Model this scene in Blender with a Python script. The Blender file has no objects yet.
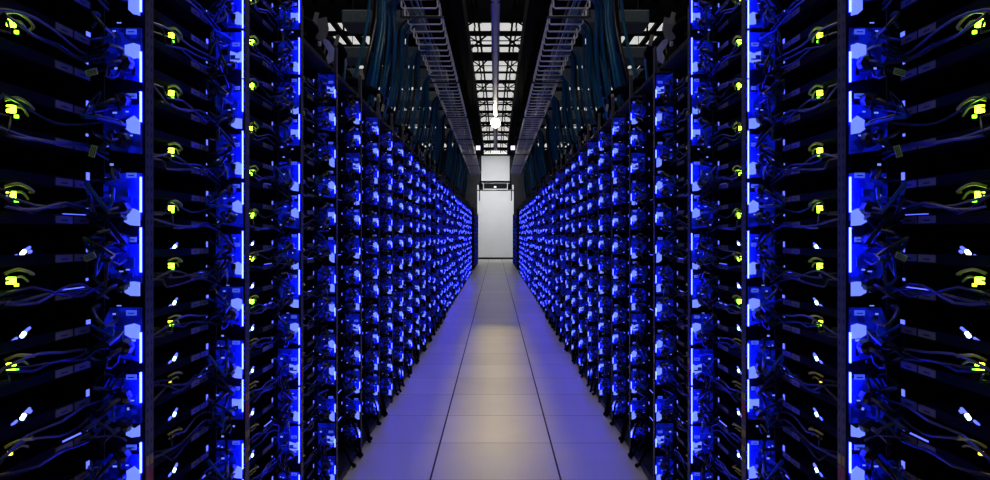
import bpy, math, random
from mathutils import Vector
R = random.Random(7)
sc = bpy.context.scene
col = sc.collection
H = 1.14            # camera height
FX = 724.0          # focal length in pixels of the 990 px wide frame
sc.view_settings.view_transform = 'Standard'
sc.view_settings.look = 'None'
sc.view_settings.exposure = 0
sc.view_settings.gamma = 1
sc.view_settings.use_curve_mapping = False
sc.cycles.use_denoising = True
sc.cycles.sample_clamp_indirect = 4
sc.cycles.max_bounces = 6
sc.cycles.use_light_tree = True

# ------------------------------------------------------------------ materials
def mat(name, color, rough=.5, metal=0., emit=None, estr=0., spec=.5, noise=0., bump=0., nscale=30.):
    m = bpy.data.materials.new(name); m.use_nodes = True
    nt = m.node_tree; b = nt.nodes['Principled BSDF']
    b.inputs['Base Color'].default_value = (*color, 1)
    b.inputs['Roughness'].default_value = rough
    b.inputs['Metallic'].default_value = metal
    b.inputs['Specular IOR Level'].default_value = spec
    if emit:
        b.inputs['Emission Color'].default_value = (*emit, 1)
        b.inputs['Emission Strength'].default_value = estr
    if noise or bump:
        tc = nt.nodes.new('ShaderNodeTexCoord'); n = nt.nodes.new('ShaderNodeTexNoise')
        n.inputs['Scale'].default_value = nscale; n.inputs['Detail'].default_value = 4
        nt.links.new(tc.outputs['Object'], n.inputs['Vector'])
        if noise:
            mr = nt.nodes.new('ShaderNodeMapRange')
            mr.inputs['From Min'].default_value = .3; mr.inputs['From Max'].default_value = .7
            mr.inputs['To Min'].default_value = 1 - noise; mr.inputs['To Max'].default_value = 1 + noise
            nt.links.new(n.outputs['Fac'], mr.inputs['Value'])
            mx = nt.nodes.new('ShaderNodeVectorMath'); mx.operation = 'SCALE'
            mx.inputs[0].default_value = color
            nt.links.new(mr.outputs[0], mx.inputs['Scale'])
            nt.links.new(mx.outputs[0], b.inputs['Base Color'])
        if bump:
            bp = nt.nodes.new('ShaderNodeBump'); bp.inputs['Strength'].default_value = bump
            bp.inputs['Distance'].default_value = .002
            nt.links.new(n.outputs['Fac'], bp.inputs['Height']); nt.links.new(bp.outputs[0], b.inputs['Normal'])
    return m

BLACK = mat('black_paint', (.008, .008, .010), .5, spec=.3, noise=.3)
DARK = mat('dark_steel', (.03, .03, .035), .4, .6, noise=.3)
SHEET = mat('dark_sheet_metal', (.0035, .0033, .003), .8, 0, spec=.06, noise=.25, nscale=12)
BOARD = mat('circuit_board', (.008, .02, .03), .35, noise=.5, nscale=80)
SINK = mat('anodised_fins', (.06, .06, .07), .3, .9)
LABEL = mat('label_paper', (.26, .23, .15), .6)
INK = mat('label_ink', (.02, .02, .02), .7)
PLASTIC = mat('black_plastic', (.008, .008, .012), .3)
CABLE_D = mat('dark_cable', (.006, .007, .014), .4)
CABLE_B = mat('blue_cable', (.02, .09, .5), .3)
CABLE_T = mat('teal_cable', (.004, .12, .22), .4)
CABLE_W = mat('pale_cable', (.05, .05, .06), .4)
CABLE_Y = mat('yellow_cable', (.55, .5, .05), .4)
GREEN = mat('green_light', (.2, .6, 0), .4, emit=(.42, 1, .02), estr=14)
GREEN_S = mat('small_green_light', (.2, .6, 0), .4, emit=(.3, 1, .02), estr=4)
AMBER = mat('amber_light', (.6, .4, 0), .4, emit=(1, .62, .05), estr=4)
WHITEL = mat('white_light', (.6, .7, 1), .4, emit=(.38, .62, 1), estr=6)
BLUEL = mat('blue_light', (.1, .1, 1), .4, emit=(.09, .12, 1), estr=2.2)
STRIP = mat('blue_light_strip', (.1, .1, 1), .4, emit=(.008, .012, 1), estr=88)
PANEL = mat('blue_lit_panel', (.05, .1, .8), .35, emit=(.0015, .008, 1), estr=.33, noise=.3, nscale=60)
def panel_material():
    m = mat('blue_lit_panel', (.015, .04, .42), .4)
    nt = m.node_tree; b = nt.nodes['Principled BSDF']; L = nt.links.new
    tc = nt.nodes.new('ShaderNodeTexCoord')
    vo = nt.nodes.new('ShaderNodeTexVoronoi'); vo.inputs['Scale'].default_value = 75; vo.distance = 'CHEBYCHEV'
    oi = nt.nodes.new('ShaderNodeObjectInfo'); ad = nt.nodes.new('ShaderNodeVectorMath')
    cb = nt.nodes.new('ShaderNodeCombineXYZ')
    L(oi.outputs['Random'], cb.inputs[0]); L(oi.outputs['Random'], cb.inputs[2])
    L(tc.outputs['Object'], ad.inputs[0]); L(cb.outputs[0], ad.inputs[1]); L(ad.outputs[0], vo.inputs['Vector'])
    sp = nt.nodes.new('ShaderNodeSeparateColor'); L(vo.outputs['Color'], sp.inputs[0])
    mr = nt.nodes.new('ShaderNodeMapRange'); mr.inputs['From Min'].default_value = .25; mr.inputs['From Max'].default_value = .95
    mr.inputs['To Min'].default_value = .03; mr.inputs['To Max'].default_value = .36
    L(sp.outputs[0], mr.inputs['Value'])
    b.inputs['Emission Color'].default_value = (.003, .015, 1, 1)  # blue LED light on the panel, put in partly as emission
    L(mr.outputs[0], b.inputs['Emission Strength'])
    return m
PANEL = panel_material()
PANEL2 = mat('pale_blue_glow', (.3, .4, .9), .3, emit=(.15, .23, 1), estr=1.2)  # LED light thrown back by pale plates, put in as emission
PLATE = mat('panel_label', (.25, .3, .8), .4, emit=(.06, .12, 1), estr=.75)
PAPER = mat('paper_tag', (.75, .7, .8), .6)
OLIVE = mat('olive_bag', (.35, .35, .22), .5)
RED = mat('red_sticker', (.3, .02, .01), .5)
YEL = mat('yellow_sticker', (.4, .28, .02), .5)
GALV = mat('galvanised_wire', (.85, .85, .9), .3, .1)
TRUSS = mat('black_steel_truss', (.004, .004, .005), .9, spec=.05)
DUCT = mat('grey_duct', (.14, .17, .19), .6, .2, noise=.2)
BEIGE = mat('beige_tag', (.5, .45, .3), .6)
MATTE = mat('matte_black', (.004, .004, .005), .9, spec=.05)
TUBE = mat('glossy_conduit', (.5, .52, .95), .22, .1)  # blue light on the conduits is put into their base colour
WALL = mat('white_wall', (.78, .78, .79), .7, noise=.03, nscale=2)
DWALL = mat('dark_wall', (.008, .008, .01), .9, spec=.1, noise=.2, nscale=3)
CEIL_GLOW = mat('glowing_ceiling_panel', (.7, .7, .7), .5, emit=(1, .99, .95), estr=.62)  # bright white ceiling, its light put in as emission
SHADE = mat('violet_grey_box', (.16, .15, .19), .5)
LAMP = mat('lamp_glow', (1, 1, 1), .5, emit=(1, .90, .62), estr=44)
LAMP2 = mat('small_lamp_glow', (1, 1, 1), .5, emit=(.75, .7, 1), estr=2.5)
HOUSE = mat('lamp_housing', (.35, .35, .36), .4, .5)

def post_material():
    m = mat('punched_post', (.16, .14, .10), .5, .2, spec=.3)
    nt = m.node_tree; b = nt.nodes['Principled BSDF']
    tc = nt.nodes.new('ShaderNodeTexCoord'); sp = nt.nodes.new('ShaderNodeSeparateXYZ')
    nt.links.new(tc.outputs['Object'], sp.inputs[0])
    def mth(op, a, v=None):
        n = nt.nodes.new('ShaderNodeMath'); n.operation = op
        nt.links.new(a, n.inputs[0])
        if v is not None:
            if isinstance(v, float): n.inputs[1].default_value = v
            else: nt.links.new(v, n.inputs[1])
        return n.outputs[0]
    fz = mth('FRACT', mth('MULTIPLY', sp.outputs['Z'], 1 / .0222))
    a = mth('LESS_THAN', mth('ABSOLUTE', mth('SUBTRACT', fz, .5)), .2)
    c = mth('LESS_THAN', mth('ABSOLUTE', mth('SUBTRACT', sp.outputs['Y'], .0085)), .0028)
    hole = mth('MULTIPLY', a, c)
    no = nt.nodes.new('ShaderNodeTexNoise'); no.inputs['Scale'].default_value = 9
    nt.links.new(tc.outputs['Object'], no.inputs['Vector'])
    rp = nt.nodes.new('ShaderNodeMapRange'); rp.inputs['To Min'].default_value = .04; rp.inputs['To Max'].default_value = .13
    nt.links.new(no.outputs['Fac'], rp.inputs['Value'])
    mx = nt.nodes.new('ShaderNodeMix'); mx.data_type = 'RGBA'
    nt.links.new(hole, mx.inputs['Factor'])
    nt.links.new(rp.outputs[0], mx.inputs['A']); mx.inputs['B'].default_value = (.004, .004, .004, 1)
    nt.links.new(mx.outputs['Result'], b.inputs['Base Color'])
    return m
POST = post_material()

def floor_material():
    m = mat('raised_floor_tiles', (.42, .37, .31), .3)
    nt = m.node_tree; b = nt.nodes['Principled BSDF']
    L = nt.links.new
    tc = nt.nodes.new('ShaderNodeTexCoord'); sp = nt.nodes.new('ShaderNodeSeparateXYZ')
    L(tc.outputs['Object'], sp.inputs[0])
    def mth(op, a, v=None):
        n = nt.nodes.new('ShaderNodeMath'); n.operation = op
        L(a, n.inputs[0])
        if v is not None:
            if isinstance(v, float): n.inputs[1].default_value = v
            else: L(v, n.inputs[1])
        return n.outputs[0]
    def joint(c, size, off, half):
        f = mth('FRACT', mth('MULTIPLY', mth('ADD', c, 61 * size - off), 1 / size))
        d = mth('ABSOLUTE', mth('SUBTRACT', f, .5))       # .5 at joint
        return mth('GREATER_THAN', d, .5 - half / size)
    jx = joint(sp.outputs['X'], .608, .304, .0046)
    jy = joint(sp.outputs['Y'], .602, 3.97, .0032)
    j = mth('MAXIMUM', jx, mth('MULTIPLY', jy, .75))
    # tile to tile tone
    cx = mth('FLOOR', mth('MULTIPLY', mth('ADD', sp.outputs['X'], 61 * .608 - .304), 1 / .608))
    cy = mth('FLOOR', mth('MULTIPLY', mth('ADD', sp.outputs['Y'], 61 * .602 - 3.97), 1 / .602))
    cb = nt.nodes.new('ShaderNodeCombineXYZ'); L(cx, cb.inputs[0]); L(cy, cb.inputs[1])
    wn = nt.nodes.new('ShaderNodeTexWhiteNoise'); L(cb.outputs[0], wn.inputs['Vector'])
    no = nt.nodes.new('ShaderNodeTexNoise'); no.inputs['Scale'].default_value = 120; no.inputs['Detail'].default_value = 3
    L(tc.outputs['Object'], no.inputs['Vector'])
    n2 = nt.nodes.new('ShaderNodeTexNoise'); n2.inputs['Scale'].default_value = 3; n2.inputs['Detail'].default_value = 4
    L(tc.outputs['Object'], n2.inputs['Vector'])
    tone = mth('ADD', mth('ADD', mth('MULTIPLY', wn.outputs['Value'], .14), mth('MULTIPLY', no.outputs['Fac'], .3)), mth('MULTIPLY', n2.outputs['Fac'], .25))
    tone = mth('ADD', tone, .65)
    sc_ = nt.nodes.new('ShaderNodeVectorMath'); sc_.operation = 'SCALE'; sc_.inputs[0].default_value = (.64, .60, .57)
    L(tone, sc_.inputs['Scale'])
    mx = nt.nodes.new('ShaderNodeMix'); mx.data_type = 'RGBA'
    L(j, mx.inputs['Factor']); L(sc_.outputs[0], mx.inputs['A']); mx.inputs['B'].default_value = (.004, .004, .005, 1)
    L(mx.outputs['Result'], b.inputs['Base Color'])
    rr = mth('ADD', mth('MULTIPLY', n2.outputs['Fac'], .1), .30)
    rr = mth('MAXIMUM', rr, mth('MULTIPLY', j, .9))
    L(rr, b.inputs['Roughness'])
    b.inputs['Specular IOR Level'].default_value = .9
    return m
FLOOR = floor_material()

# ------------------------------------------------------------------ mesh helper
class MB:
    def __init__(s): s.v, s.f, s.m, s.mats = [], [], [], []
    def mi(s, m):
        if m not in s.mats: s.mats.append(m)
        return s.mats.index(m)
    def add(s, vs, fs, m):
        o = len(s.v); i = s.mi(m)
        s.v += [tuple(v) for v in vs]
        for f in fs: s.f.append(tuple(o + k for k in f)); s.m.append(i)
    def box(s, x0, x1, y0, y1, z0, z1, m):
        s.add([(x0, y0, z0), (x1, y0, z0), (x1, y1, z0), (x0, y1, z0), (x0, y0, z1), (x1, y0, z1), (x1, y1, z1), (x0, y1, z1)],
              [(0, 3, 2, 1), (4, 5, 6, 7), (0, 1, 5, 4), (1, 2, 6, 5), (2, 3, 7, 6), (3, 0, 4, 7)], m)
        return s
    def bev(s, x0, x1, y0, y1, z0, z1, m, b=.002):
        """box with chamfered upright and level edges towards -Y"""
        pts = []
        for (y, e) in ((y0, b), (y0 + b, 0), (y1, 0)):
            pts += [(x0 + e, y, z0 + e), (x1 - e, y, z0 + e), (x1 - e, y, z1 - e), (x0 + e, y, z1 - e)]
        f = [(0, 1, 2, 3), (11, 10, 9, 8)]
        for r in (0, 4):
            for k in range(4):
                a, c = r + k, r + (k + 1) % 4
                f.append((a, a + 4, c + 4, c))
        s.add(pts, f, m); return s
    def bar(s, a, b, w, h, m):
        a, b = Vector(a), Vector(b); d = (b - a).normalized()
        up = Vector((0, 0, 1)) if abs(d.z) < .95 else Vector((1, 0, 0))
        sx = d.cross(up).normalized() * w / 2; sz = sx.cross(d).normalized() * h / 2
        vs = []
        for p in (a, b): vs += [p - sx - sz, p + sx - sz, p + sx + sz, p - sx + sz]
        s.add(vs, [(0, 3, 2, 1), (4, 5, 6, 7), (0, 1, 5, 4), (1, 2, 6, 5), (2, 3, 7, 6), (3, 0, 4, 7)], m); return s
    def tube(s, pts, r, m, n=6, smooth=3):
        P = [Vector(p) for p in pts]
        if smooth and len(P) > 2:
            Q = []
            for i in range(len(P) - 1):
                p0 = P[max(i - 1, 0)]; p1 = P[i]; p2 = P[i + 1]; p3 = P[min(i + 2, len(P) - 1)]
                for k in range(smooth):
                    t = k / smooth
                    Q.append(.5 * ((2 * p1) + (p2 - p0) * t + (2 * p0 - 5 * p1 + 4 * p2 - p3) * t * t + (3 * p1 - p0 - 3 * p2 + p3) * t ** 3))
            Q.append(P[-1]); P = Q
        vs, fs = [], []
        u = None
        for i, p in enumerate(P):
            d = (P[min(i + 1, len(P) - 1)] - P[max(i - 1, 0)]).normalized()
            if u is None: u = d.orthogonal().normalized()
            else: u = (u - d * u.dot(d)).normalized()
            w = d.cross(u)
            rr = r[i * (len(r) - 1) // max(1, len(P) - 1)] if isinstance(r, (list, tuple)) else r
            for k in range(n):
                a = 2 * math.pi * k / n
                vs.append(p + (u * math.cos(a) + w * math.sin(a)) * rr)
        for i in range(len(P) - 1):
            for k in range(n):
                a, b = i * n + k, i * n + (k + 1) % n
                fs.append((a, b, b + n, a + n))
        fs.append(tuple(range(n))[::-1]); fs.append(tuple((len(P) - 1) * n + k for k in range(n)))
        s.add(vs, fs, m); return s
    def lathe(s, prof, c, m, n=20):
        """prof: (radius, z) pairs about the vertical through c"""
        vs, fs = [], []
        for r, z in prof:
            for k in range(n):
                a = 2 * math.pi * k / n
                vs.append((c[0] + r * math.cos(a), c[1] + r * math.sin(a), c[2] + z))
        for i in range(len(prof) - 1):
            for k in range(n):
                a, b = i * n + k, i * n + (k + 1) % n
                fs.append((a, b, b + n, a + n))
        fs.append(tuple(range(n))[::-1]); fs.append(tuple((len(prof) - 1) * n + k for k in range(n)))
        s.add(vs, fs, m); return s
    def merge(s, o, off=(0, 0, 0)):
        b = len(s.v)
        idx = [s.mi(m) for m in o.mats]
        s.v += [(x + off[0], y + off[1], z + off[2]) for x, y, z in o.v]
        s.f += [tuple(k + b for k in f) for f in o.f]; s.m += [idx[i] for i in o.m]
        return s
    def mirror(s):
        o = MB(); o.v = [(-x, y, z) for x, y, z in s.v]; o.f = [f[::-1] for f in s.f]; o.m = list(s.m); o.mats = list(s.mats)
        return o
    def mesh(s, name, sm=True):
        me = bpy.data.meshes.new(name); me.from_pydata(s.v, [], s.f)
        for m in s.mats: me.materials.append(m)
        me.polygons.foreach_set('material_index', s.m)
        me.update()
        return me

def pair(mb, name):
    """meshes for the right hand row (+1) and the left hand row (-1)"""
    return {1: mb.mesh(name), -1: mb.mirror().mesh(name)}

def link(name, me, parent=None, loc=(0, 0, 0)):
    o = bpy.data.objects.new(name, me); col.objects.link(o)
    o.location = loc
    if parent: o.parent = parent
    return o
def tag(o, label, cat, group=None, kind=None):
    o['label'] = label; o['category'] = cat
    if group: o['group'] = group
    if kind: o['kind'] = kind
    return o
def struct(name, mb):
    o = link(name, mb.mesh(name)); o['kind'] = 'structure'; return o
ORD = ['bottom', 'second', 'third', 'fourth', 'fifth', 'sixth', 'seventh', 'eighth', 'ninth', 'tenth', 'eleventh', 'twelfth',
       'thirteenth', 'fourteenth', 'fifteenth', 'sixteenth', 'seventeenth', 'eighteenth', 'nineteenth', 'twentieth']
def ordn(n):     # 1-based
    T = {20: 'twenty', 30: 'thirty'}
    if n <= 20: return ['first'] [0] if n == 1 else ORD[n - 1]
    if n == 30: return 'thirtieth'
    return T[n // 10 * 10] + '-' + ordn(n % 10)
SIDE = {-1: 'left', 1: 'right'}

# ------------------------------------------------------------------ the room
YB = 34.0; ZC = 4.85; XW = 5.5
struct('floor', MB().box(-XW, XW, -3, YB, -.05, 0, FLOOR))
struct('wall_back', MB().box(-XW, XW, YB, YB + .1, 0, ZC + .3, WALL))
struct('wall_front', MB().box(-XW, XW, -3.1, -3, 0, ZC + .3, DWALL))
struct('wall_left', MB().box(-XW - .1, -XW, -3, YB, 0, ZC + .3, DWALL))
struct('wall_right', MB().box(XW, XW + .1, -3, YB, 0, ZC + .3, DWALL))
struct('baseboard_back', MB().box(-2.5, 2.5, YB - .02, YB - .001, 0, .09, BLACK))
beams = [1.5, 4.0, 6.5, 8.8, 11.25, 12.4, 14.0, 16.3, 18.4, 20.3, 22.3, 24.3, 26.6, 28.8, 31.2]
c = MB()
c.box(-XW, XW, -3, YB, ZC + .12, ZC + .2, DWALL)
for x0, x1 in ((-XW, -3.2), (-1.7, -.62), (.62, 1.7), (3.2, XW)): c.box(x0, x1, -3, YB, ZC, ZC + .12, DWALL)
struct('ceiling', c)
for s_, nme in ((-1, 'wall_back_left'), (1, 'wall_back_right')):
    x0, x1 = sorted((s_ * .80, s_ * XW)); x2, x3 = sorted((s_ * .62, s_ * .80)); struct(nme, MB().box(x0, x1, 31.6, 31.8, 0, ZC, DWALL).box(x2, x3, 31.6, 31.8, H + 2.2, ZC, DWALL))
edges = [-.5] + beams + [33.6]
nw = 0
for i in range(len(edges) - 1):
    a, b = edges[i] + .04, edges[i + 1] - .04
    for x0, x1 in ((-.61, .61), (-3.19, -1.71), (1.71, 3.19)):
        nw += 1
        struct('ceiling_glow_panel_%d' % nw, MB().box(x0, x1, a, b, ZC + .02, ZC + .05, CEIL_GLOW))  # white ceiling panels that glow by themselves instead of being lit

# ------------------------------------------------------------------ roof steel
HB = H + 3.45
for i, y in enumerate(beams):
    deep = y == 11.25
    hh = .30 if deep else (.16 if y == 14.0 else .075)
    root = link('roof_truss', None, loc=(0, y, HB))
    nm = 'second' if 0 else None
    tag(root, ('deep black steel roof truss crossing the aisle, ' + ordn(i + 1) + ' roof truss from the camera') if deep else
        'black steel roof truss crossing above the aisle, ' + ordn(i + 1) + ' truss from the camera', 'truss', 'black trusses under the skylight')
    m = MB()
    if deep: m.box(-5.2, 5.2, -.05, .05, -.12, hh - .12, TRUSS)
    else:
        m.box(-5.2, 5.2, -.035, .035, -hh / 2, hh / 2, TRUSS)
    link('bottom_chord', m.mesh('bottom_chord'), root)
    top = MB().box(-5.2, 5.2, -.03, .03, .19, .23, TRUSS)
    link('top_chord', top.mesh('top_chord'), root)
    w = MB()
    for x in (-4.6, -3.6, -2.6, -1.6, -.62, .62, 1.6, 2.6, 3.6, 4.6): w.box(x - .015, x + .015, -.012, .012, hh / 2 if not deep else .18, .19, TRUSS)
    link('web', w.mesh('web'), root)
# braces running along the aisle, bay by bay
for i in range(3, len(beams) - 1):
    y0, y1 = beams[i], beams[i + 1]
    t0 = (y0 - 9) / 22; t1 = (y1 - 9) / 22
    xa, xb = .31 - .1 * min(1, t0 * 2), .31 - .1 * min(1, t1 * 2)
    m = MB(); zz = HB + .1
    for s in (-1, 1):
        m.bar((s * xa, y0 + .05, zz), (s * xb, y1 - .05, zz), .035, .04, TRUSS)
        m.bar((s * (xa + .085), y0 + .05, zz), (s * (xb + .07), y1 - .05, zz), .025, .03, TRUSS)
    ym = (y0 + y1) / 2
    for s in (-1, 1):
        m.bar((s * .05, y0 + .05, zz - .03), (s * .56, y1 - .05, zz - .03), .022, .025, TRUSS)
        m.bar((s * .62, y0 + .1, zz - .03), (s * .24, ym + .2, zz - .03), .016, .02, TRUSS)
    m.bar((-.75, ym, zz - .01), (.75, ym, zz - .01), .014, .018, TRUSS)
    o = link('roof_brace', m.mesh('roof_brace'))
    tag(o, 'black diagonal roof bracing in the ' + ordn(i - 2) + ' bay of the roof ahead', 'bracing', 'black braces between the trusses')

pr = random.Random(3)
for s in (-1, 1):
    for i, x in enumerate((1.95, 2.25, 2.5, 2.8, 3.05)):
        m = MB().box(-.03 - .02 * (i % 3), .03 + .02 * (i % 2), .5, 33, 0, .07, TRUSS)
        o = link('purlin', m.mesh('purlin'), None, (s * x, 0, ZC - .09))
        tag(o, 'black purlin under the ' + SIDE[s] + ' side ceiling panels, ' + ordn(i + 1) + ' from the aisle', 'purlin', 'black purlins under the side ceiling panels')
# dark channels hung either side of the bright ceiling view
for s in (-1, 1):
    m = MB()
    m.box(s * .39 if s > 0 else s * .53, s * .53 if s > 0 else s * .39, 5.5, 24.5, H + 2.72, H + 2.76, TRUSS)
    m.box(s * .39 if s > 0 else s * .405, s * .405 if s > 0 else s * .39, 5.5, 24.5, H + 2.76, H + 3.05, TRUSS)
    m.box(s * .515 if s > 0 else s * .53, s * .53 if s > 0 else s * .515, 5.5, 24.5, H + 2.76, H + 3.05, TRUSS)
    root = link('steel_channel', None, loc=(0, 0, 0))
    tag(root, 'long black steel channel running above the ' + SIDE[s] + ' cable tray', 'channel')
    link('channel', m.mesh('channel'), root)
    for y in range(6, 25, 2):
        h = MB().box(-.012, .012, -.012, .012, 0, .36, TRUSS)
        link('hanger', h.mesh('hanger'), root, (s * .46, y + .3, H + 3.03))

# ------------------------------------------------------------------ conduits over the middle of the aisle
root = link('overhead_conduit', None, loc=(0, 0, H + 2.4))
conduit_root = root
tag(root, 'glossy blue-lit pair of conduits running along the middle above the aisle', 'conduit')
for k, x in enumerate((-.026, .026)):
    t = MB().tube([(x, -1, 0), (x, 20.4, 0)], .024, TUBE, 14, 0)
    link('conduit', t.mesh('conduit'), root)
for y in range(1, 20, 2):
    link('clamp', MB().box(-.055, .055, -.012, .012, -.026, .03, SHEET).mesh('clamp'), root, (0, y + .4, .0))
    link('hanger_rod', MB().tube([(0, 0, .03), (0, 0, 1.0)], .004, SHEET, 6, 0).mesh('hanger_rod'), root, (0, y + .4, 0))

# ------------------------------------------------------------------ lamps
for y, lab in ((14.5, 'glaring white globe lamp hanging under the conduits over the middle of the aisle'), (3.4, 'added globe lamp for fill light under the conduits, just above the view')):  # the second lamp is added fill light, out of view
    root = link('pendant_lamp', None, loc=(0, y, H + 2.24))
    tag(root, lab, 'lamp')
    link('cap', MB().lathe([(.075, .085), (.07, .105), (.03, .12), (.02, .15)], (0, 0, 0), HOUSE, 24).mesh('cap'), root)
    link('globe', MB().lathe([(.092 * math.cos(math.radians(a)), .092 * math.sin(math.radians(a))) for a in range(-85, 56, 10)], (0, 0, 0), LAMP, 24).mesh('globe'), root)

for s in (-1, 1):
    root = link('work_lamp', None, loc=(s * .50, 20.6, H + 2.48))
    tag(root, 'small violet-white lamp beside the end of the ' + SIDE[s] + ' cable tray', 'lamp')
    link('housing', MB().bev(-.08, .08, 0, .1, -.07, .07, HOUSE, .01).mesh('housing'), root)
    link('lens', MB().bev(-.06, .06, -.01, -.001, -.055, .055, LAMP2, .003).mesh('lens'), root)
    link('bracket', MB().box(-.01, .01, .04, .06, .07, .24, DARK).mesh('bracket'), root)

def area(name, loc, rot, sx, sy, power, color, spread=180):
    l = bpy.data.lights.new(name, 'AREA'); l.shape = 'RECTANGLE'; l.size = sx; l.size_y = sy
    l.energy = power; l.color = color; l.spread = math.radians(spread)
    o = bpy.data.objects.new(name, l); col.objects.link(o); o.location = loc; o.rotation_euler = rot
    return o
area('wall_fill_light', (0, 31.2, H + 3.3), (math.radians(35), 0, 0), 1.2, .2, 30, (.96, .97, 1), 150)  # added light that brightens the end wall, no fixture modelled
area('gantry_fill_light', (0, 30.2, H + 1.92), (math.radians(84), 0, 0), 1.0, .15, 48, (.94, .97, 1), 150)  # added unseen light behind the gantry, evens out the end wall
link('fill_lamp_bar', MB().box(-.02, .02, .8, 20.0, -.045, -.027, HOUSE).mesh('fill_lamp_bar'), conduit_root)  # added bar under the conduits as body for the aisle fill
area('aisle_fill_light', (0, 4.9, H + 2.352), (0, 0, 0), .035, 8.2, 6.6, (1, .86, .25), 15).parent = None  # added narrow warm light for the bright middle of the floor

area('aisle_fill_wide', (0, 10.4, H + 2.351), (0, 0, 0), .03, 19, 10, (1, .84, .55), 75)  # added wide warm light that lifts the whole aisle floor
# gantry across the far end of the aisle
root = link('overhead_gantry', None, loc=(0, 30, H + 1.86))
tag(root, 'dark crossbar with a pale box under it across the far end of the aisle', 'gantry')
link('crossbar', MB().box(-.66, .66, -.05, .05, .30, .38, BLACK).mesh('crossbar'), root)
link('box', MB().bev(-.48, .48, -.08, .08, .06, .28, SHADE, .02).mesh('box'), root)
link('lower_rail', MB().box(-.78, .78, -.03, .03, -.03, .01, DARK).mesh('lower_rail'), root)
link('lens', MB().bev(-.06, .03, -.09, -.081, .1, .15, LAMP2, .003).mesh('lens'), root)
for s in (-1, 1):
    link('side_plate', MB().box(-.09, .09, -.04, .04, .02, .28, DARK).mesh('side_plate'), root, (s * .6, 0, 0))
    link('leg', MB().box(-.02, .02, -.02, .02, -.45, -.03, DARK).mesh('leg'), root, (s * .66, 0, 0))
    link('hanger', MB().box(-.02, .02, -.02, .02, .38, 1.5, DARK).mesh('hanger'), root, (s * .62, 0, 0))

# ------------------------------------------------------------------ wire cable trays
HT = H + 1.7
for s in (-1, 1):
    root = link('cable_tray', None, loc=(s * .57, 0, HT))
    tag(root, 'long galvanised wire cable tray hung above the ' + SIDE[s] + ' row of racks', 'cable tray')
    xi, xo = -s * .135, s * .135
    a = MB(); b = MB(); y = 1.0
    n = 0; y = 4.6
    cnt = 0
    while y < 20.5:
        r = MB()
        r.tube([(xo, 0, .09), (xo, 0, .012), (xo - s * .012, 0, 0), (xi + s * .012, 0, 0), (xi, 0, .012), (xi, 0, .10)], .007, GALV, 6, 0)
        link('tray_rung', r.mesh('tray_rung'), root, (0, y, 0)); y += .207
    for x, z, rr in ((xo, .09, .0035), (xi, .10, .0045), (xi, .05, .003), (0, .006, .003)):
        a.tube([(x, .8, z), (x, 20.6, z)], rr, GALV, 6, 0)
    link('tray_wire', a.mesh('tray_wire'), root)
    for yy in (3.2, 5.6, 8.0, 10.4, 12.8, 15.2, 17.6, 20.0):
        h = MB().box(-.17, .17, -.008, .008, -.022, -.008, DARK)
        link('support_bar', h.mesh('support_bar'), root, (0, yy, 0))
        for q in (-.16, .16):
            link('hanger_rod', MB().tube([(0, 0, -.01), (0, 0, 1.7)], .005, SHEET, 6, 0).mesh('hanger_rod'), root, (q, yy, 0))
    # cables lying in the tray
    for k in range(3):
        x = -.02 + k * .035
        pts = [(s * .57 + s * (x + R.uniform(-.012, .012)), yy, HT + .022 + R.uniform(0, .015)) for yy in (2, 4.5, 7, 10, 13, 16, 20)]
        t = MB().tube(pts, .0075, CABLE_T if k % 3 else CABLE_D, 6, 3)
        o = link('tray_cable', t.mesh('tray_cable'))
        tag(o, 'long cable lying in the ' + SIDE[s] + ' wire tray, ' + ordn(k + 1) + ' from the ' + 'aisle side', 'cable', 'cables in the overhead trays')

# ------------------------------------------------------------------ racks
PITCH = .578; Y0 = .887; UP = .139; UB = H + .015 - 8 * UP
racks = [(k, Y0 + PITCH * k) for k in range(35)] + [(k, 23.6 + PITCH * (k - 35)) for k in range(35, 45)]
def units(k): return 15 if k < 3 else 13
def rack_h(k): return 2.19 if k < 3 else 1.97
def post_mb(h, sticker=False):
    m = MB()
    m.box(0, .014, 0, .002, 0, h, POST); m.box(0, .0025, .002, .017, 0, h, POST); m.box(.0115, .014, .002, .012, 0, h, POST)
    return m
def side_mb(h):
    m = MB().box(.082, .86, .560, .565, .05, h - .1, BLACK)
    for z in range(int((h - .3) / .14)):
        m.box(.085, .10, .555, .560, .10 + z * .139, .16 + z * .139, DARK)
    return m
def added_baffle_mb(h): return MB().box(.0004, .0790, .5570, .5602, .03, h - .12, MATTE)  # matte black sheet added to keep the post face dark beside the strip
def top_mb(h):
    m = MB().box(.03, .88, .02, .558, h - .10, h - .085, BLACK)
    m.box(.06, .09, .02, .558, h - .085, h - .05, DARK)
    return m
def base_mb():
    m = MB().box(.01, .88, .02, .558, .012, .036, BLACK)
    for x in (.06, .8):
        for y in (.06, .50): m.lathe([(.02, 0), (.02, .006), (.008, .008), (.008, .012)], (x, y, 0), DARK, 10)
    return m
def back_mb(h):
    m = MB().box(.875, .885, .02, .558, .05, h - .1, BLACK)
    return m
def header_mb(h):
    m = MB()
    m.box(.0, .006, .02, .558, h - .085, h - .07, DARK)
    return m
RM = {}
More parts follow.
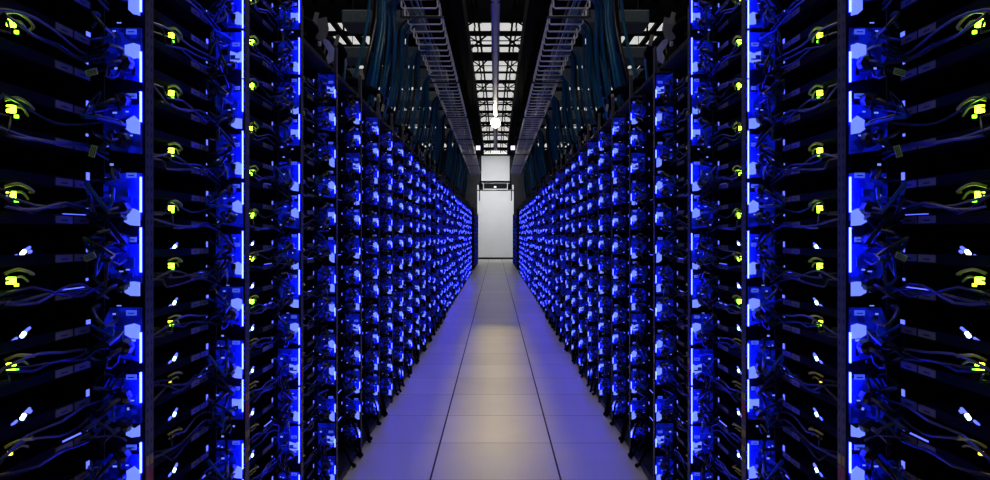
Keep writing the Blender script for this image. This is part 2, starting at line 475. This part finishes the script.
for h in (2.19, 1.97):
    RM[h] = dict(front_post=pair(post_mb(h), 'front_post'), side_panel=pair(side_mb(h), 'side_panel'), top_panel=pair(top_mb(h), 'top_panel'),
                 base=pair(base_mb(), 'base'), added_dark_baffle=pair(added_baffle_mb(h), 'added_dark_baffle'), back_panel=pair(back_mb(h), 'back_panel'))
    full = MB()
    full.merge(post_mb(h)).merge(post_mb(h), (0, .561, 0)).merge(side_mb(h)).merge(top_mb(h)).merge(base_mb()).merge(back_mb(h)).merge(added_baffle_mb(h))
    full.merge(post_mb(h), (.86, 0, 0)).merge(post_mb(h), (.86, .561, 0))
    RM[h]['full'] = pair(full, 'server_rack')
stick = MB().box(-.0006, -.0001, .002, .015, 0, .05, RED); stick.box(-.0006, -.0001, .002, .015, .055, .075, YEL)
stick2 = MB().box(-.0006, -.0001, .002, .015, 0, .09, YEL); stick2.box(-.0011, -.0007, .005, .012, .01, .03, INK); stick2.box(-.0011, -.0007, .005, .012, .045, .07, INK)
ST = [pair(stick, 'sticker'), pair(stick2, 'sticker')]
for s in (-1, 1):
    for k, y in racks:
        h = rack_h(k); loc = (s * .70, y, 0)
        if k < 35: lab = 'tall black open server rack, ' + ordn(k + 1) + ' from the camera in the ' + SIDE[s] + ' row'
        else: lab = 'distant server rack past the cross aisle on the ' + SIDE[s] + ', ' + ordn(k - 34) + ' of that bank'
        if k < 13:
            root = link('server_rack', None, loc=loc)
            for q in (0, .561):
                p = link('front_post', RM[h]['front_post'][s], root, (0, q, 0))
                if k < 4:
                    link('sticker', ST[0][s], p, (0, 0, .62)); link('sticker', ST[1][s], p, (0, 0, .50))
                if k < 8: link('rear_post', RM[h]['front_post'][s], root, (s * .86, q, 0))
            for nme in ('side_panel', 'top_panel', 'base', 'back_panel', 'added_dark_baffle'):
                link(nme, RM[h][nme][s], root)
        else:
            root = link('server_rack', RM[h]['full'][s], loc=loc)
        tag(root, lab, 'rack', 'server racks in the ' + SIDE[s] + ' row')
# black end panels facing the cross aisle
for s in (-1, 1):
    for y, w in ((Y0 + PITCH * 35 + .004, 'near'), (23.6 - .035, 'far')):
        x0, x1 = sorted((s * .69, s * 1.6))
        o = link('end_panel', MB().box(x0, x1, y, y + .03, .01, 2.02, BLACK).mesh('end_panel'))
        tag(o, 'black end panel closing the ' + SIDE[s] + ' row on the ' + w + ' side of the cross aisle', 'panel')

# ------------------------------------------------------------------ servers
# local frame of one unit on the right: x = depth from the post face, y = along the aisle, z = up
def tray_mb():
    m = MB()
    for z in (.004, .072):
        m.box(.09, .80, .03, .525, z, z + .003, SHEET)
        m.box(.088, .0895, .03, .525, z, z + .019, SHEET)
    for y in (.031, .521): m.box(.095, .80, y, y + .003, .007, .072, DARK)
    for y in (.2, .36): m.box(.12, .78, y, y + .012, .010, .020, DARK)
    return m
def board_mb(v):
    r = random.Random(v); m = MB()
    m.box(.11, .70, .06, .50, .078, .080, BOARD)
    for i in range(6): m.box(.14, .26, .08 + i * .014, .086 + i * .014, .080, .108, BOARD)
    for i in range(9):
        x = r.uniform(.12, .5); y = r.uniform(.2, .46); a = r.uniform(.008, .03)
        m.box(x, x + a, y, y + a * .8, .080, .080 + r.uniform(.006, .02), PLASTIC if i % 3 else SHEET)
    return m
def sink_mb():
    m = MB().box(0, .08, 0, .08, 0, .006, SINK)
    for i in range(9): m.box(0, .08, i * .0095, i * .0095 + .003, .006, .035, SINK)
    return m
def drive_mb():
    m = MB().bev(0, .14, 0, .10, 0, .026, SHEET, .003); m.box(.02, .12, -.0006, -.0001, .006, .02, LABEL)
    return m
def label_mb():
    m = MB().box(.0865, .0878, 0, .052, 0, .0135, LABEL)
    m.box(.0861, .0864, .016, .036, .004, .0068, INK)
    return m
def green_mb(v):
    r = random.Random(v + 50)
    m = MB()
    z = .05; y = .285
    m.tube([(.084, y, z - .0055), (.084, y, z + .0055)], .0068, GREEN, 8, 0)
    m.tube([(.09, y + .022, z - .011), (.09, y + .022, z - .006)], .0035, GREEN_S, 8, 0)
    return m
def amber_mb():
    return MB().tube([(.086, .285, .046), (.086, .285, .052)], .004, AMBER, 8, 0)
def white_mb(v):
    m = MB()
    z = .094; y = .335
    m.tube([(.10, y, z - .003), (.10, y + .008, z + .003)], .0036, WHITEL, 8, 0)
    m.tube([(.104, y - .018, z - .008), (.104, y - .006, z - .004)], .0022, BLUEL, 6, 0); m.tube([(.104, y + .016, z + .004), (.104, y + .028, z + .009)], .0024, BLUEL, 6, 0)  # blue bits on both sides imitate the halo of the white light
    if v % 2: m.tube([(.11, y + .035, z), (.11, y + .04, z + .002)], .003, BLUEL, 6, 0)
    return m
def blue_mb(v):
    r = random.Random(v + 9); m = MB()
    a = r.uniform(.008, .014)
    m.box(.0862, .0872, .505, .505 + a, .091, .091 + r.uniform(.008, .018), BLUEL)
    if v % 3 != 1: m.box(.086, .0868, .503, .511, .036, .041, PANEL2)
    if v % 2: m.box(.092, .094, .44, .52, .022, .0245, BLUEL)
    return m
def yellow_mb(v):
    r = random.Random(v + 3); m = MB(); z = .062
    m.tube([(.085, .27, z), (.075, .285, z + .006), (.074, .31, z + .002), (.080, .335, z - .004), (.095, .35, z - .004)], .0028, CABLE_Y, 6, 3)
    m.tube([(.085, .275, z - .012), (.078, .30, z - .006), (.086, .33, z - .016)], .0022, CABLE_Y, 6, 3)
    return m
def netcable_mb(v):
    r = random.Random(v + 77); m = MB()
    for i in range(3):
        z0 = r.uniform(.02, .06); zz = z0 + r.uniform(-.03, .03)
        pts = [(.10, .12 + .05 * i, z0), (.075, .17 + .05 * i, z0 - .004)]
        for q in range(4): pts.append((.07 + r.uniform(-.01, .008), .24 + q * .075, zz + r.uniform(-.014, .014)))
        pts.append((.060, .535, zz + r.uniform(-.03, .03)))
        m.tube(pts, .0026, CABLE_D if i else CABLE_W, 5, 2)
    return m
# far end of each unit: the blue lit connector panel beside the post
PX0, PX1, PY = .004, .078, .550
NV = 11
def VP(v):
    r = random.Random(v * 13 + 2)
    d = dict(empty=(v == NV - 1))
    d['z0'] = r.uniform(.004, .03); d['z1'] = r.uniform(.100, .134)
    d['cut'] = r.uniform(0, .025); d['slant'] = r.uniform(-.02, .02)
    d['w'] = (r.uniform(.004, .03), r.uniform(.022, .036), r.uniform(.020, .036))
    d['plugs'] = [r.uniform(.025, .06)] + ([r.uniform(.085, .115)] if r.random() < .6 else [])
    d['strip'] = [(.004, .135), (.01, .07), (.07, .13), (.03, .10), (.05, .139)][v % 5]
    return d
def panel_mb(v, far=False):
    d = VP(v); m = MB()
    if far: d['z0'], d['z1'] = .002 + .02 * (v % 3), .136 - .02 * (v % 2)
    if d['empty']:
        m.box(PX0 + .02, PX1, PY, PY + .006, .06, .10, PANEL); return m
    z0, z1, c_, sl = d['z0'], d['z1'], d['cut'], d['slant']
    P = [(PX0, z0), (PX1 - c_, z0 + abs(sl) * .6), (PX1, z0 + .035 + sl), (PX1, z1 - .02 - sl * .5), (PX1 - c_ * .7, z1), (PX0, z1)]
    vs = [(x, PY, z) for x, z in P] + [(x, PY + .006, z) for x, z in P]; n = len(P)
    m.add(vs, [tuple(range(n)), tuple(range(2 * n - 1, n - 1, -1))] + [(k, k + n, (k + 1) % n + n, (k + 1) % n) for k in range(n)], PANEL)
    r = random.Random(v + 400)
    for i in range(5):      # raised ports, ribs and screws
        x = r.uniform(PX0 + .004, PX1 - .022); z = r.uniform(z0 + .01, z1 - .03); w_ = r.uniform(.004, .016); h_ = r.uniform(.004, .02)
        m.box(x, x + w_, PY - .004, PY - .0002, z, z + h_, (PANEL, PLASTIC, PANEL, CABLE_B, PLASTIC)[i])
    for i in range(4):      # tiny sparkles of light, put in as glowing bits
        x = r.uniform(PX0, PX1 - .012); z = r.uniform(.005, .125)
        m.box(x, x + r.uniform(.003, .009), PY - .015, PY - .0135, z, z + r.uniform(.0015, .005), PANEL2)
    return m
def glow_plate_mb(v, far=False):  # plate reflecting the LED strip, with the reflection made emissive
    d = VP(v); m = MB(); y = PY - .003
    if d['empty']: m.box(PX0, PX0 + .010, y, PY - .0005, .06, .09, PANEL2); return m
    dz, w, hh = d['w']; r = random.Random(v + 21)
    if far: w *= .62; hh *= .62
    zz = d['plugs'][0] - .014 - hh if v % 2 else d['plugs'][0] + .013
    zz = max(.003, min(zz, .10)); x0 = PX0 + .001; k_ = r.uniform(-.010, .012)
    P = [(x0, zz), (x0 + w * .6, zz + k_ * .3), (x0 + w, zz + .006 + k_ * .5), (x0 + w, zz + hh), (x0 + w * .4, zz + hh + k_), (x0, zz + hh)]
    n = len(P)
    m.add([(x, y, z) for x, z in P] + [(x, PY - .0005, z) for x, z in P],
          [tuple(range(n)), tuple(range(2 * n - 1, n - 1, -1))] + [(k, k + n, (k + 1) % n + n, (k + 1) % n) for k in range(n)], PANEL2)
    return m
def plate_mb(v):
    z = .092 + (v * 7 % 5) * .006
    m = MB().box(PX0 + .006, PX0 + .026, PY - .0062, PY - .0045, z, z + .010, PLATE)
    m.box(PX0 + .010, PX0 + .022, PY - .0068, PY - .0064, z + .0035, z + .0055, INK)
    return m
def strip_mb(v, short=False):
    d = VP(v); z0, z1 = d['strip']
    if d['empty']: z0, z1 = .05, .08
    elif short:
        c_ = d['plugs'][0]; z0, z1 = max(.002, c_ - .005), c_ + .030
    return MB().box(.0012, .0036, PY - .006, PY - .001, z0, z1, STRIP)
def bulb(m, x, y, z, r, n=8):
    m.tube([(x, y, z), (x, y - r * .5, z), (x, y - r * 1.4, z - r * .1), (x, y - r * 1.8, z - r * .2)], [r * .8, r, r * .9, r * .4], PLASTIC, n, 0)
def plug_mb(v, only=None):
    m = MB(); r = random.Random(v + 31)
    for z in VP(v)['plugs'][only:only + 1]:
        q = r.uniform(.013, .018); x = r.uniform(.024, .036)
        bulb(m, x, PY - .006, z, q)
        m.bev(x - .012, x + .016, PY - .02, PY - .006, z - .006, z + .010, PLASTIC, .003)
        m.tube([(x, PY - .006 - q * 1.7, z - .002), (x + .008, PY - .05, z - .008), (x + .022, PY - .06, z - .022), (.082, PY - .04, z - .02), (.115, PY - .02, z - .01)], .0048, CABLE_D, 6, 3)
    return m
def loop_mb(v, n=5, seg=2, sides=5):
    r = random.Random(v * 7 + 5); m = MB()
    for i in range(n):
        z = r.uniform(.0, .12)
        pts = [(.085, PY - .028, z)]
        for q in range(3): pts.append((r.uniform(.010, .07), PY - r.uniform(.03, .11), z + r.uniform(-.035, .035)))
        pts.append((r.uniform(.03, .06), PY - .004, z + r.uniform(-.03, .03)))
        m.tube(pts, r.choice((.002, .003, .004)), (CABLE_D, CABLE_B, CABLE_D, CABLE_W, CABLE_D)[i % 5], sides, seg)
    # small clips catching the light
    for i in range(3):
        x = r.uniform(.02, .066); z = r.uniform(.01, .12)
        m.box(x, x + r.uniform(.004, .012), PY - .02, PY - .014, z, z + r.uniform(.002, .008), CABLE_W)
    return m
SV = []
for v in range(NV):
    SV.append(dict(tray=pair(tray_mb(), 'tray'), circuit_board=pair(board_mb(v), 'circuit_board'), network_cable=pair(netcable_mb(v), 'network_cable'),
                   green_light=pair(green_mb(v), 'green_light'), white_light=pair(white_mb(v), 'white_light'), blue_light=pair(blue_mb(v), 'blue_light'),
                   yellow_cable=pair(yellow_mb(v), 'yellow_cable'), lit_panel=pair(panel_mb(v), 'lit_panel'), glow_plate=pair(glow_plate_mb(v), 'glow_plate'),
                   panel_label=pair(plate_mb(v), 'panel_label'), light_strip=pair(strip_mb(v), 'light_strip'), power_plug=[pair(plug_mb(v, q), 'power_plug') for q in range(len(VP(v)['plugs']))],
                   cable_loop=pair(loop_mb(v, 5), 'cable_loop'), short_strip=pair(strip_mb(v, True), 'light_strip')))
SINKM = pair(sink_mb(), 'heat_sink'); DRIVE = pair(drive_mb(), 'hard_drive'); LAB = pair(label_mb(), 'paper_label'); AMB = pair(amber_mb(), 'amber_light')
FULLTRAY = [pair(MB().merge(tray_mb()).merge(board_mb(v)).merge(blue_mb(v)), 'tray') for v in range(NV)]

# low detail unit for the far stuff
FARV = []
for w_, v in [(0, q) for q in range(NV)] + [(1, q) for q in range(NV)]:
    f = MB().merge(panel_mb(v, True)).merge(loop_mb(v, 6, 1, 3))
    if w_ == 0: f.merge(glow_plate_mb(v, True)).merge(strip_mb(v, True))
    for z in VP(v)['plugs']: f.box(.020, .046, PY - .025, PY - .006, z - .011, z + .011, PLASTIC)
    f.box(.09, .80, .03, .525, .004, .007, SHEET); f.box(.088, .0895, .03, .525, .072, .091, SHEET)
    FARV.append(f)

stuff = {1: MB(), -1: MB()}
vr = random.Random(5)
for k, y in racks:
    seq = []
    last = -1
    for u in range(units(k)):
        v = vr.randrange(NV - 1) if vr.random() > .04 and not (k == 4 and u < 2) else NV - 1
        if v == last: v = (v + 1) % (NV - 1)
        seq.append(v); last = v
    for s in (-1, 1):
        for u, v in enumerate(seq):
            z = UB + u * UP
            if k > 10:
                dim = k >= 35 or (u * 7 + k * 5 + v) % 10 < 3
                stuff[s].merge(FARV[v + (NV if dim else 0)], (.70, y, z + ((u * 5 + k * 3) % 7 - 3) * .005))
                continue
            root = link('server', None, loc=(s * .70, y, z))
            n = units(k)
            pos = 'bottom tray' if u == 0 else 'top tray' if u == n - 1 else ordn(u + 1) + ' tray up'
            what = 'dark open blue-lit server'
            tag(root, what + ', ' + pos + ' in the ' + ordn(k + 1) + ' rack on the ' + SIDE[s], 'server', 'servers stacked in the ' + SIDE[s] + ' row of racks')
            V = SV[v]
            if k < 4:
                for nme in ('tray', 'network_cable', 'blue_light'):
                    link(nme, V[nme][s], root)
                bo = link('circuit_board', V['circuit_board'][s], root)
                link('heat_sink', SINKM[s], bo, (s * .30, .25, .0803))
                link('hard_drive', DRIVE[s], root, (s * .14, .08, .0075)); link('hard_drive', DRIVE[s], root, (s * .14, .39, .0075))
                for zz in (.0065, .0745):
                    for yy in (.408, .466): link('paper_label', LAB[s], root, (0, yy, zz))
                row = u - 8     # 0 is the unit just above the camera's height
                if row >= -2: link('green_light', V['green_light'][s], root)
                if row == -3 and k != 2: link('amber_light', AMB[s], root)
                if row <= -1: link('white_light', V['white_light'][s], root)
                link('yellow_cable', V['yellow_cable'][s], root)
            else:
                link('tray', FULLTRAY[v][s], root)
            lp = link('lit_panel', V['lit_panel'][s], root)
            link('glow_plate', V['glow_plate'][s], lp)
            if k < 7: link('panel_label', V['panel_label'][s], lp)
            link('light_strip', V['light_strip' if k < 3 else 'short_strip'][s], root)
            for pm in V['power_plug']: link('power_plug', pm[s], root)
            link('cable_loop', V['cable_loop'][s], root)
all_far = MB().merge(stuff[1]).merge(stuff[-1].mirror())
o = link('distant_servers', all_far.mesh('distant_servers'))
tag(o, 'hundreds of blue glowing servers filling the farther racks on both sides', 'servers', kind='stuff')

# ------------------------------------------------------------------ cables on and above the racks
for s in (-1, 1):
    rr = random.Random(21)
    j = 0
    for k, y in racks[:34]:
        h = rack_h(k)
        # black arch of thick cable on the rack roof
        if k >= 3:
            j += 1
            root = link('black_cable_loop', None, loc=(s * .78, y + .3, h - .085))
            tag(root, 'thick black cable loop on top of the ' + ordn(k + 1) + ' rack on the ' + SIDE[s], 'cable', 'black cable loops on the rack roofs')
            for q in range(3):
                a = rr.uniform(.10, .17); w = rr.uniform(.05, .13); x = .08 * q
                m = MB().tube([(s * x, -.18, .025), (s * (x + w), -.12, a), (s * (x + w * .5), 0, a * 1.25), (s * (x - .02), .1, a), (s * (x + .05), .2, .028)], .025 if k < 9 else .02, MATTE, 8, 3)
                link('cable', m.mesh('cable'), root)
            for q in range(5):
                x, yy = rr.uniform(-.05, .15), rr.uniform(-.25, .2); a = rr.uniform(.03, .16)
                m = MB().tube([(s * x, yy, .002), (s * (x + rr.uniform(-.03, .03)), yy + .04, a), (s * (x + rr.uniform(-.02, .08)), yy + .10, a * .8), (s * (x + .03), yy + .14, .02)], .005, (CABLE_D, CABLE_B, CABLE_W, CABLE_T, CABLE_D)[q], 5, 3)
                link('thin_cable', m.mesh('thin_cable'), root)
            for q in range(3):
                x, yy, z = rr.uniform(-.04, .1), rr.uniform(-.2, .2), rr.uniform(.04, .15)
                link('connector', MB().bev(-.006, .006, -.006, .008, -.009, .009, (BEIGE, SHEET, GALV)[q], .002).mesh('connector'), root, (s * x, yy, z))
    # bundles dropping from the wire tray to the racks
    ys = [4.75, 5.3, 6.0, 6.9, 8.0, 9.2, 10.5, 12.0, 13.6, 15.3, 17.1, 19.0]
    for i, y in enumerate(ys):
        root = link('cable_bundle', None, loc=(s * .66, y, HT))
        tag(root, 'teal cable bundle dropping from the ' + SIDE[s] + ' wire tray, ' + ordn(i + 1) + ' from the camera', 'cable bundle', 'teal cable bundles')
        for q in range(9 if i < 2 else 8):
            dy = rr.uniform(-.09, .09); dx = rr.uniform(-.03, .03); e = rr.uniform(-.1, .14)
            drop = HT - (1.97 - .09) - .012
            pts = [(s * (-.03 + dx), dy - .30, .035), (s * (.0 + dx), dy - .1, .05), (s * (.10 + dx), dy, -.02), (s * (.12 + dx * 1.6), dy + .03, -.30),
                   (s * (.17 + dx * 2), dy + .05 + e, -.6), (s * (.26 + dx * 3), dy * 1.5 + .08 + e, -drop)]
            m = MB().tube(pts, .011, CABLE_T if q % 4 else CABLE_D, 8, 4)
            link('cable', m.mesh('cable'), root)
    # pale cord
    for i, (y, x) in enumerate(((5.2, .86), (7.4, .9))):
        m = MB().tube([(0, 0, .7), (s * .03, .02, .35), (s * .01, 0, 0), (s * .09, .05, -.35), (s * .05, .05, -.5)], .0035, CABLE_W, 6, 4)
        o = link('pale_cord', m.mesh('pale_cord'), None, (s * x, y, H + 1.35))
        tag(o, ('nearer' if i == 0 else 'farther') + ' thin pale cord hanging above the ' + SIDE[s] + ' racks', 'cord')
    # hanging tag on the fourth rack
    root = link('hanging_tag', None, loc=(s * .695, 3.02, H + .88))
    tag(root, 'folded olive and lilac tag hanging from the top of the fourth ' + SIDE[s] + ' rack', 'tag')
    def slab(P, m):
        o = MB(); n = len(P)
        o.add([(s * x, y, z) for x, y, z in P] + [(s * x, y + .003, z) for x, y, z in P],
              [tuple(range(n)), tuple(range(2 * n - 1, n - 1, -1))] + [(k, k + n, (k + 1) % n + n, (k + 1) % n) for k in range(n)], m)
        return o
    link('upper_fold', slab([(.055, 0, .02), (.01, 0, .03), (.0, 0, -.02), (.02, .002, -.075), (.055, .002, -.06)], OLIVE).mesh('upper_fold'), root)
    link('lower_fold', slab([(.02, -.004, -.06), (.0, -.004, -.07), (-.022, .002, -.10), (-.018, .004, -.15), (.004, .004, -.165), (.012, .002, -.14), (.002, 0, -.115), (.024, -.002, -.08)], PAPER).mesh('lower_fold'), root)
    # paper tags tied to cables in the nearest rack
    for i, (y, z, x, a) in enumerate(((1.335, 1.44, .745, .25), (1.34, 1.295, .745, 1.3), (1.335, 1.10, .748, .4))):
        m = MB().box(-.011, .011, -.0006, .0006, -.006, .006, PAPER)
        for q in range(3): m.box(-.009, .009, -.0012, -.0007, -.004 + q * .003, -.003 + q * .003, INK)
        o = link('cable_flag', m.mesh('cable_flag'), None, (s * x, y, z)); o.rotation_euler = (0, s * a, 0)
        tag(o, ('upper', 'middle', 'lower')[i] + ' small lilac cable flag beside the lit panels of the nearest ' + SIDE[s] + ' rack', 'cable tag')
    for k in range(3, 14):
        m = MB().bev(-.009, .009, 0, .003, -.05, 0, BEIGE, .001)
        o = link('beige_tag', m.mesh('beige_tag'), None, (s * rr.uniform(.72, .80), Y0 + PITCH * k + rr.uniform(.1, .45), rack_h(k) + rr.uniform(-.02, .10)))
        o.rotation_euler = (0, rr.uniform(-.3, .3), 0)
        tag(o, 'small beige cable tag above the ' + ordn(k + 1) + ' rack on the ' + SIDE[s], 'tag', 'beige tags above the racks')
    # loose cable ends at floor level
    for k in range(3, 16):
        y = Y0 + PITCH * k
        o = link('loose_cable', None, None, (s * .70, y, 0))
        for q in range(3):
            yy = rr.uniform(.1, .5); zz = rr.uniform(.10, .22)
            m = MB().tube([(s * .03, yy, zz), (s * .006, yy + .02, zz - .06), (s * (-.004 + rr.uniform(-.012, .004)), yy + .05, .012), (s * -.006, yy + .09, .008), (s * .05, yy + .12, .008)], .006, MATTE, 6, 3)
            link('cable', m.mesh('cable'), o)
        tag(o, 'loose black cable ends at the foot of the ' + ordn(k + 1) + ' rack on the ' + SIDE[s], 'cable', 'loose cables at the rack feet')

# grey ducts crossing the roof beyond the racks
for s in (-1, 1):
    for i, (y, h, w, t) in enumerate(((9.4, 2.75, .5, .18), (11.9, 2.9, .5, .2), (13.9, 3.0, .8, .2), (16.2, 3.0, .8, .22), (18.8, 3.0, .9, .24), (22.0, 3.0, 1.0, .25))):
        x0, x1 = sorted((s * .95, s * (5.2 if i else 2.0)))
        m = MB().bev(x0, x1, y, y + w, H + h, H + h + t, DUCT, .02)
        o = link('cross_duct', None)
        link('duct', m.mesh('duct'), o)
        for q in (1.2, 2.4, 3.6, 4.8) if i else (1.1, 1.9): link('hanger_rod', MB().tube([(s * q, y + w / 2, H + h + t), (s * q, y + w / 2, ZC)], .006, DARK, 6, 0).mesh('hanger_rod'), o)
        tag(o, 'grey duct crossing above the ' + SIDE[s] + ' racks, ' + ordn(i + 1) + ' duct from the camera', 'duct', 'grey ducts under the roof')

# ------------------------------------------------------------------ world and camera
w = bpy.data.worlds.new('world'); sc.world = w; w.use_nodes = True
w.node_tree.nodes['Background'].inputs[0].default_value = (.01, .01, .012, 1)
cam = bpy.data.cameras.new('camera'); co = bpy.data.objects.new('camera', cam); col.objects.link(co)
cam.sensor_width = 36; cam.lens = FX / 990 * 36
cam.shift_y = -5 / 990; cam.shift_x = -.5 / 990
cam.clip_start = .05
co.location = (0, 0, H); co.rotation_euler = (math.radians(90), 0, 0)
sc.camera = co
